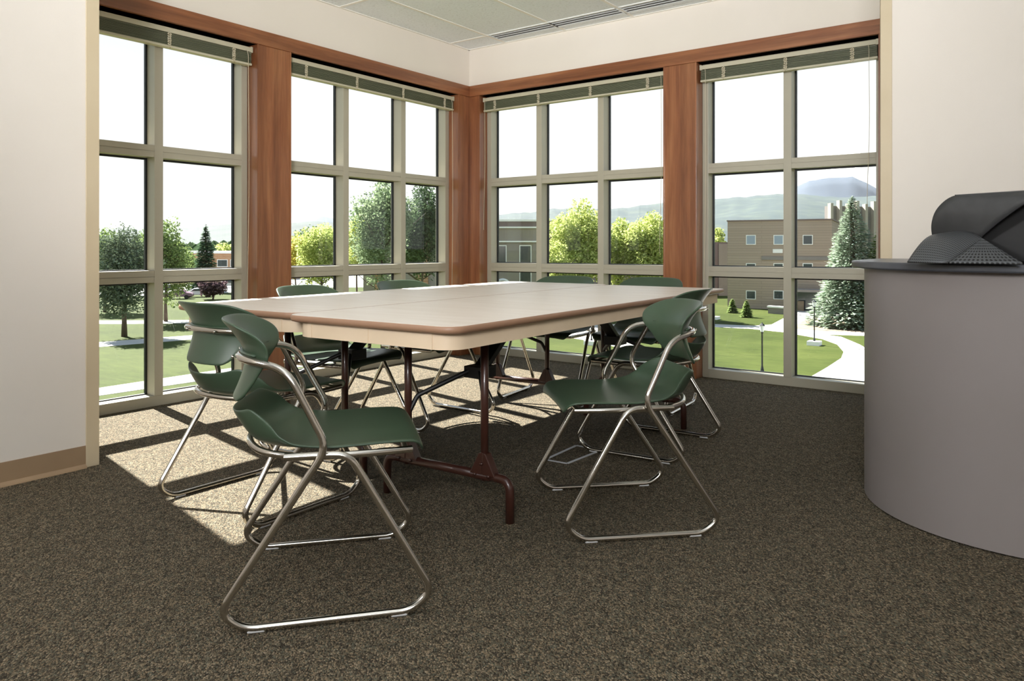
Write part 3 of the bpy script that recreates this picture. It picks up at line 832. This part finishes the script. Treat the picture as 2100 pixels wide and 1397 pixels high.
GL = 'trees outside the left windows'; GR = 'trees outside the right windows'
leafy(255, 70, 466, 68, 'pine', 'dark grey-green tree with a thick straight trunk on the lawn outside the leftmost window', bottom=646, n=9500, lobes=12, seed=1, tk=1.25, group=GL)
leafy(340, 84, 450, 58, 'green', 'light green tree right behind the thick-trunked tree, crossed by the first mullion', bottom=625, n=6500, lobes=9, seed=2, group=GL)
leafy(215, 96, 470, 52, 'green', 'light green tree at the left edge of the leftmost window', bottom=600, n=4000, seed=3, group=GL)
conifer(422, 140, 460, 38, 'darkspruce', 'dark pointed spruce beyond the car park, right pane of the leftmost window', seed=4, n=4200, group=GL)
leafy(437, 119, 570, 27, 'purple', 'round purple-leaved plum tree beside the parked cars', bottom=609, n=1600, seed=5, group=GL, name='plum_tree')
leafy(470, 260, 500, 26, 'lime', 'small pale green tree above the low brick building', n=700, seed=6, group=GL)
leafy(388, 150, 512, 20, 'green', 'distant green tree left of the dark spruce', n=700, seed=7, group=GL)
leafy(520, 280, 492, 26, 'dark', 'distant dark tree hidden mostly by the first wood post', n=600, seed=8, group=GL)
leafy(632, 210, 466, 44, 'dark', 'dark round tree far off in the left pane next to the first wood post', n=1200, seed=9, group=GL)
leafy(606, 92, 482, 30, 'yellow', 'yellow-leaved tree beside the first wood post', bottom=566, n=1500, seed=10, group=GL)
leafy(660, 82, 460, 54, 'lime', 'bright lime tree left of the tall grey-green tree', bottom=585, n=6000, lobes=9, seed=11, group=GL)
leafy(732, 100, 436, 34, 'lime', 'slender lime tree against the left side of the tall grey-green tree', bottom=560, n=1800, seed=12, group=GL)
leafy(785, 62, 368, 62, 'grey', 'tall grey-green tree in the middle pane of the second window', bottom=600, n=11000, lobes=14, seed=13, group=GL)
leafy(866, 66, 376, 52, 'dark', 'tall dark tree in the last pane before the corner posts', bottom=575, n=9000, lobes=12, seed=14, group=GL)
leafy(945, 120, 470, 40, 'dark', 'dark tree hidden behind the corner posts', n=800, seed=15, group=GL)
leafy(1186, 88, 410, 60, 'lime', 'tall sunlit lime tree in the middle pane of the third window', bottom=606, n=11000, lobes=12, seed=16, group=GR)
leafy(1142, 84, 494, 38, 'lime', 'low lime tree at the left foot of the tall sunlit one', bottom=612, n=2200, seed=17, group=GR)
leafy(1268, 90, 448, 44, 'lime', 'lime tree left in the last pane of the third window', bottom=606, n=6000, lobes=9, seed=18, group=GR)
leafy(1334, 88, 436, 56, 'lime', 'broad lime tree right in the last pane of the third window, touching the wood post', bottom=606, n=9500, lobes=11, seed=19, group=GR)
leafy(1472, 150, 466, 24, 'lime', 'lime tree left of the brick building above the low mauve wing', n=1400, seed=20, group=GR)
conifer(1748, 78, 402, 104, 'spruce', 'tall blue-grey spruce in front of the brick building', seed=21, n=16000, power=.78, group=GR)
conifer(1806, 76, 462, 66, 'ever', 'green evergreen right behind the podium top, beside the blue-grey spruce', seed=22, n=7000, power=.7, group=GR)
conifer(1502, 95, 613, 9, 'ever', 'small young conifer on the lawn nearer the building corner', seed=23, n=700, group=GR, power=.7, name='young_conifer')
conifer(1531, 89, 616, 11, 'ever', 'small young conifer to the right of the other, with a wider skirt', seed=24, n=900, group=GR, power=.7, name='young_conifer')

# ---- buildings
def bldg_frame(pxl, tl, pxr, tr):
    A_ = at(pxl, tl); B_ = at(pxr, tr); d = (B_ - A_); d.z = 0; L_ = d.length
    return A_, math.atan2(d.y, d.x), L_
def wins(root, specs, pane, fr=.09, name='window'):
    """specs: list of (x0,x1,z0,z1) on the front face (y=0, facing -y)"""
    for (x0, x1, z0, z1) in specs:
        f = MB(); f.box(x0, x1, -.06, .02, z0, z0 + fr); f.box(x0, x1, -.06, .02, z1 - fr, z1); f.box(x0, x0 + fr, -.06, .02, z0 + fr, z1 - fr); f.box(x1 - fr, x1, -.06, .02, z0 + fr, z1 - fr)
        fo = f.build(name, M['whitepaint'], root)
        MB().box(x0 + fr, x1 - fr, -.03, .0, z0 + fr, z1 - fr).build('pane', pane, fo)
A_, ang, L_ = bldg_frame(1492, 103, 1706, 97)
def fx(px):       # column -> local x on the facade line
    dx = math.cos(ang); dy = math.sin(ang); k = (px - 1050) / FP; D_ = F + RT * k
    # solve CAM + s*D_ = A_ + u*(dx,dy)
    det = D_.x * (-dy) + D_.y * dx
    rx, ry = A_.x - CAM.x, A_.y - CAM.y
    s = (rx * (-dy) + ry * dx) / det
    u = (D_.x * ry - D_.y * rx) / -(det) if False else ((CAM.x + s * D_.x - A_.x) * dx + (CAM.y + s * D_.y - A_.y) * dy)
    return u, s
cb = empty('brick_building', (A_.x, A_.y, GZ), ang); tag(cb, 'three-storey tan brick building with small square windows beyond the curved path', 'building')
BH = 11.85
o = MB(); o.box(0, L_, 0, 18, -.5, BH); o.build('wall', M['brick'], cb)
o = MB(); o.box(-.1, L_ + .1, -.1, 18.1, BH, BH + .18); o.build('roof_edge', M['mauve'], cb)
sp = []; sp2 = []
for i, px in enumerate((1540, 1596.5, 1656.5)):
    for j, (ya, yb) in enumerate(((482, 502), (540, 558), (596, 614))):
        if i == 2 and j == 2: continue
        u, s = fx(px); hw = 9.7 / FP * s
        spec = (u - hw, u + hw, zat(yb, s) - GZ, zat(ya, s) - GZ)
        (sp if (j == 0 and i < 2) else sp2).append(spec)
wins(cb, sp, M['blueglass']); wins(cb, sp2, M['darkglass'])
u0, s0 = fx(1585); u1, _ = fx(1605)
MB().box(u0, u1, -.08, 0, zat(519, s0) - GZ, zat(511, s0) - GZ).build('wall_plate', M['whitepaint'], cb)
u0, s0 = fx(1562); 
MB().box(u0, L_, -.12, 0, zat(533, s0) - GZ, zat(526, s0) - GZ).build('band_course', M['grey_ext'], cb)
u0, s0 = fx(1632); u1, _ = fx(1684)
MB().box(u0, u1, -.1, 0, 0, zat(597, s0) - GZ).build('entrance', M['darkglass'], cb)
MB().box(u0 - .3, u1 + .3, -2.2, -.1, zat(597, s0) - GZ, zat(592, s0) - GZ).build('canopy', M['grey_ext'], cb)
u0, s0 = fx(1637); u1, _ = fx(1650)
MB().box(u0, u1, -1.2, -.5, 0, 1.3).build('kiosk_panel', M['mulch'], cb)

A2, an2, L2_ = bldg_frame(1703, 124, 1850, 130)
tw = empty('ribbed_tower', (A2.x, A2.y, GZ), an2); tag(tw, 'pale concrete block with tall vertical fins rising behind the spruce', 'building')
hh = zat(418, 126) - GZ
MB().box(1.2, L2_, .6, 2.5, 0, hh - .4).build('wall', M['grey_ext'], tw)
k = 0
while k * 1.9 < L2_:
    MB().box(k * 1.9, k * 1.9 + .55, -.1, .6, 0, hh + (.5 if k % 2 else 0)).build('fin', M['fin'], tw); k += 1

A3, an3, L3 = bldg_frame(1440, 128, 1494, 128)
lb = empty('mauve_wing', (A3.x, A3.y, GZ), an3); tag(lb, 'low mauve building left of the brick building, with one wide dark window', 'building')
MB().box(-8, L3, 0, 12, 0, zat(497, 128) - GZ).build('wall', M['mauve'], lb)
MB().box(L3 * .62, L3, -.2, 0, 0, zat(500, 128) - GZ).build('wall_panel', M['stone'], lb)
wins(lb, [(L3 * .65, L3 - .25, zat(541, 128) - GZ, zat(523, 128) - GZ)], M['darkglass'])

# stone building in the third window
A4, an4, L4 = bldg_frame(960, 100, 1102, 100)
sb4 = empty('stone_building', (A4.x, A4.y, GZ), an4); tag(sb4, 'grey stone building with tall dark windows and cornice in the third window', 'building')
dx4, dy4 = math.cos(an4), math.sin(an4)
def fx4(px):
    D_ = F + RT * ((px - 1050) / FP); det = D_.x * (-dy4) + D_.y * dx4; rx, ry = A4.x - CAM.x, A4.y - CAM.y
    s = (rx * (-dy4) + ry * dx4) / det
    return (CAM.x + s * D_.x - A4.x) * dx4 + (CAM.y + s * D_.y - A4.y) * dy4, s
top4 = zat(452, 100) - GZ
MB().box(-2, L4, 0, 8, 0, top4).build('wall', M['stone'], sb4)
cz = MB(); cz.box(-2, L4 + .1, -.25, 0, zat(468, 100) - GZ, zat(465, 100) - GZ); cz.box(-2, L4 + .1, -.2, 0, zat(497, 100) - GZ, zat(494, 100) - GZ); cz.box(-2, L4 + .15, -.15, 0, top4 - .15, top4 + .1)
cz.build('cornice', M['whitepaint'], sb4)
MB().box(-2, L4 + .02, -.04, 0, zat(464, 100) - GZ, top4 - .15).build('parapet', M['mauve'], sb4)
sp = []
for pa, pb in ((1015, 1039), (1065, 1090)):
    ua, s = fx4(pa); ub, _ = fx4(pb)
    sp.append((ua, ub, zat(548, s) - GZ, zat(503, s) - GZ))
ua, s = fx4(1065); ub, _ = fx4(1090); sp.append((ua, ub, zat(600, s) - GZ, zat(556, s) - GZ))
wins(sb4, sp, M['darkglass'], fr=.12)
ua, s = fx4(1016); ub, _ = fx4(1046); ac = (ua + ub) / 2; ar = (ub - ua) / 2; az = zat(590, s) - GZ
arch = MB()
ap_ = [(ac + ar * math.cos(PI * k / 12), az + ar * 1.05 * math.sin(PI * k / 12)) for k in range(13)]
mxz = Matrix(((1, 0, 0, 0), (0, 0, 1, 0), (0, 1, 0, 0), (0, 0, 0, 1)))
arch.prism(([(ac + ar, 1)] + ap_ + [(ac - ar, 1)])[::-1], -.08, 0, mxz); arch.build('arched_window', M['darkglass'], sb4)
ring = MB(); ring.tube([(p[0], -.08, p[1]) for p in ap_], .22, 8); ring.build('arch_surround', M['whitepaint'], sb4)

A5, an5, L5 = bldg_frame(1104, 112, 1240, 116)
mb5 = empty('mauve_building', (A5.x, A5.y, GZ), an5); tag(mb5, 'mauve stepped building behind the lime trees of the third window', 'building')
MB().box(0, L5 * .32, 0, 10, 0, zat(453, 113) - GZ).build('wall', M['mauve'], mb5)
MB().box(L5 * .32, L5 + 9, .5, 10, 0, zat(484, 115) - GZ).build('lower_wing', M['grey_ext'], mb5)
MB().box(.5, 1.6, .4, 1.6, zat(453, 113) - GZ, zat(446, 113) - GZ).build('roof_unit', M['grey_ext'], mb5)

# beige and brick block standing in for a reflection in window 2's glass
A6, an6, L6 = bldg_frame(745, 88, 900, 88)
bb = empty('beige_reflection_block', (A6.x, A6.y, GZ), an6); tag(bb, 'beige panel block with brick pillars standing in for a reflection in the second window, behind the tall trees', 'building')
h6 = zat(492, 84) - GZ
MB().box(0, L6, 0, 12, 0, h6).build('wall', M['stone'], bb)
MB().box(-.1, L6 + .1, -.15, 12.1, h6, h6 + .7).build('parapet', M['grey_ext'], bb)
for q in (.16, .42, .70, .78):
    MB().box(L6 * q, L6 * q + .7, -.25, 0, 0, h6).build('brick_pillar', M['brick_orange'], bb)

A7, an7, L7 = bldg_frame(330, 205, 600, 195)
b7 = empty('low_brick_building', (A7.x, A7.y, GZ), an7); tag(b7, 'long low orange-brick building with white roof edge beyond the car park', 'building')
h7 = zat(520, 200) - GZ
MB().box(0, L7, 0, 15, 0, h7).build('wall', M['brick_orange'], b7)
MB().box(-.3, L7 + .3, -.5, 15.3, h7, h7 + .6).build('roof_edge', M['whitepaint'], b7)
wins(b7, [(L7 * q, L7 * q + 3.2, h7 - 3.6, h7 - 1.6) for q in (.08, .25, .44, .54, .75)], M['darkglass'], fr=.15)

# low concrete wall by the brick building
q0 = gpx(1575, 643); q1 = gpx(1625, 646); d = (q1 - q0); an = math.atan2(d.y, d.x)
bw = empty('low_wall', q0, an); tag(bw, 'low grey garden wall with pale cap before the brick building', 'wall')
MB().box(0, d.length, 0, .6, 0, .75).build('wall', M['grey_ext'], bw); MB().box(-.1, d.length + .1, -.1, .7, .75, .95).build('cap', M['whitepaint'], bw)

# ---- lamp posts
def lamp(px, py_base, py_top, label, block=False):
    p = gpx(px, py_base); t = tg(py_base); h = (py_base - py_top) / FP * t
    r = empty('lamp_post', p); tag(r, label, 'lamp post', 'black lantern posts along the paths')
    zb = 0
    if block: MB().box(-.5, .5, -.5, .5, 0, .35).build('concrete_block', M['whitepaint'], r)
    m = MB(); m.lathe([(.13, 0), (.13, .25), (.09, .45), (.055, .6), (.05, h - .75), (.08, h - .7), (.06, h - .62)], 12); m.build('post', M['postblack'], r, smooth='auto')
    m = MB(); m.lathe([(.10, h - .62), (.17, h - .25), (.17, h - .23)], 6); m.build('lantern', M['lampglass'], r)
    m = MB(); m.lathe([(.21, h - .23), (.12, h - .12), (.05, h - .08), (.03, h - .02), (.01, h)], 6); m.build('lantern_roof', M['postblack'], r)
    return r
lamp(1563, 769, 661, 'black lantern post on the lawn, left pane of the rightmost window')
lamp(1670, 708, 614, 'black lantern post on a white block beside the curved path', True)
lamp(1465, 655, 598, 'black lantern post far back beside the third wood post', True)
lamp(1213, 707, 606, 'black lantern post on a white block seen below the table in the third window', True)
p = at(422, 150); r = empty('car_park_light', (p.x, p.y, GZ)); tag(r, 'white double-headed light pole in front of the dark spruce', 'light pole')
hh = zat(530, 150) - GZ
m = MB(); m.lathe([(.14, 0), (.1, hh)], 8); m.build('pole', M['whitepaint'], r)
m = MB(); m.box(-1, -.3, -.2, .2, hh - .1, hh + .25); m.box(.3, 1, -.2, .2, hh - .1, hh + .25); m.box(-.4, .4, -.05, .05, hh, hh + .1); m.build('lamp_heads', M['whitepaint'], r)

# ---- cars
def make_car(paint):
    r = empty('parked_car', (0, 0, 0))
    prof = [(-2.2, .35), (-2.25, .75), (-2.0, .95), (-1.35, 1.0), (-.75, 1.42), (.75, 1.45), (1.35, 1.02), (2.05, .92), (2.25, .65), (2.2, .35)]
    mx = Matrix(((1, 0, 0, 0), (0, 0, 1, 0), (0, 1, 0, 0), (0, 0, 0, 1)))
    m = MB(); m.prism(prof[::-1], -.85, .85, mx); m.build('body', paint, r, bevel=.08)
    g = MB(); g.prism([(-1.2, 1.0), (-.72, 1.36), (.72, 1.38), (1.2, 1.02)][::-1], -.87, .87, mx); g.build('side_windows', M['darkglass'], r)
    for x_ in (-1.35, 1.35):
        for y_ in (-.82, .82):
            wv = MB(); wv.tube([(x_, y_ - .1, .32), (x_, y_ + .1, .32)], .32, 14); wv.build('wheel', M['black'], r)
    return r
paints = {'white': mat('car_white', (226, 226, 226), .2), 'silver': mat('car_silver', (168, 172, 176), .25, .6), 'red': mat('car_mauve', (140, 110, 122), .25), 'blue': mat('car_blue', (90, 116, 140), .25), 'dark': mat('car_dark', (50, 54, 60), .25)}
cars = [(408, 609, 'white', 20, 'white parked car nearest the purple-leaved tree'), (366, 613, 'red', 12, 'mauve parked car left of the white car'),
        (468, 590, 'silver', 35, 'silver parked car right of the purple-leaved tree'), (412, 586, 'white', 10, 'white parked car in the back row above the purple-leaved tree'),
        (485, 584, 'blue', 50, 'blue parked car at the right end of the back row'), (240, 598, 'silver', 15, 'silver parked car behind the thick tree trunk'),
        (340, 600, 'dark', 30, 'dark parked car right of the first mullion under the light green tree'), (648, 580, 'white', 25, 'white parked car below the lime tree in the second window')]
for px, py, c, a, lab in cars:
    r = make_car(paints[c]); r.location = gpx(px, py); r.location.z = GZ + .03; r.rotation_euler = (0, 0, math.atan2(RT.y, RT.x) + R(a))
    tag(r, lab, 'car', 'cars in the car park')

# ---- hills
def ridge(name, t, prof, m, depth, foot, label_kind='structure', rough=0, seed=0):
    vs = []; n = 0; cols = []
    pts = []
    for (xa, ya), (xb, yb) in zip(prof, prof[1:]):
        st = max(2, int(abs(xb - xa) / 12))
        for k in range(st): f = k / st; pts.append((xa + (xb - xa) * f, ya + (yb - ya) * f))
    pts.append(prof[-1])
    rows = 7
    for i, (px, py) in enumerate(pts):
        d = (F + RT * ((px - 1050) / FP))
        jit = rough * noise.noise(Vector((px * .05, seed, 0))) + rough * .5 * noise.noise(Vector((px * .2, seed, 3)))
        ztop = CAM.z + (506 - py + jit) / FP * t
        for j in range(rows):
            f = j / (rows - 1); tt = t - depth * (1 - f)
            q = CAM + d * tt
            zz = foot + (ztop - foot) * (f ** .8) + (1 - f) * f * depth * (.02 if t > 3500 else .12) * noise.noise(Vector((q.x, q.y, 0)) * (3 / depth))
            vs.append((q.x, q.y, zz))
        q = CAM + d * (t + depth); vs.append((q.x, q.y, foot))
    rw = rows + 1
    fs = [(i * rw + j, (i + 1) * rw + j, (i + 1) * rw + j + 1, i * rw + j + 1) for i in range(len(pts) - 1) for j in range(rw - 1)]
    o = MB().add(vs, fs).build(name, m, smooth=True); o['kind'] = 'structure'; return o
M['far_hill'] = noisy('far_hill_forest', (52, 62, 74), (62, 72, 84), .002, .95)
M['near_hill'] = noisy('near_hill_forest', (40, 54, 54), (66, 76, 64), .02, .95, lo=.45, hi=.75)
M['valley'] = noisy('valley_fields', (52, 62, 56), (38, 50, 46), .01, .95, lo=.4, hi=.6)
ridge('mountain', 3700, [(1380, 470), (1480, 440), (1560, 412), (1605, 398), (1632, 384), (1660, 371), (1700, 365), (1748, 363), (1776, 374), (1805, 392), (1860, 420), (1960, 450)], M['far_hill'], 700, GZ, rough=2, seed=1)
ridge('hillside', 2600, [(940, 470), (1016, 441), (1100, 434), (1135, 428), (1250, 429), (1300, 424), (1356, 416), (1455, 409), (1540, 403), (1607, 397), (1650, 399), (1720, 405), (1803, 402), (1900, 400), (2100, 430)], M['near_hill'], 1100, GZ, rough=3, seed=2)
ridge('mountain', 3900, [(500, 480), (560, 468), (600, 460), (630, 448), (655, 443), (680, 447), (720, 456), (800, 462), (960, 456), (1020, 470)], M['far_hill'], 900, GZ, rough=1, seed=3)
ridge('hillside', 2400, [(-300, 480), (180, 468), (240, 466), (330, 470), (400, 469), (490, 466), (560, 472), (640, 464), (700, 466), (800, 470), (960, 468), (1010, 474)], M['valley'], 1500, GZ, rough=2, seed=4)
# wooded valley floor between campus and hills
vf = MB()
rnd = random.Random(5)
vv = []; ff = []
for k in range(5200):
    px = rnd.uniform(150, 1850); t = 300 + 900 * rnd.random() ** 1.3
    p = at(px, t, GZ); s = rnd.uniform(5, 10)
    for q in range(2):
        a = rnd.uniform(0, 3.14); c_ = Vector((math.cos(a), math.sin(a), 0)); i0 = len(vv)
        vv += [p - c_ * s * .6, p + c_ * s * .6, p + c_ * s * .4 + UP * s * .9, p + UP * s * 1.15, p - c_ * s * .45 + UP * s * .85]; ff.append((i0, i0 + 1, i0 + 2, i0 + 3, i0 + 4))
wd = vf.add(vv, ff).build('distant_woodland', LF['dark']); wd['kind'] = 'stuff'; tag(wd, 'distant woodland filling the valley between the campus and the hills', 'trees')


# summer haze over the valley: a thin real scattering volume beyond the campus
hz = bpy.data.materials.new('summer_haze'); hz.use_nodes = True; hz.node_tree.nodes.clear()
ho_ = hz.node_tree.nodes.new('ShaderNodeOutputMaterial'); vs_ = hz.node_tree.nodes.new('ShaderNodeVolumeScatter')
vs_.inputs['Color'].default_value = (.93, .97, 1, 1); vs_.inputs['Density'].default_value = .000017; vs_.inputs['Anisotropy'].default_value = 0
hz.node_tree.links.new(vs_.outputs[0], ho_.inputs['Volume'])
hb = MB(); hb.box(290, 7500, -7000, 7000, GZ - .5, 420, Matrix.Translation((CAM.x, CAM.y, 0)) @ Matrix.Rotation(fwd, 4, 'Z'))
ha = hb.build('haze', hz); ha['kind'] = 'stuff'; tag(ha, 'thin summer haze over the valley and hills', 'haze')
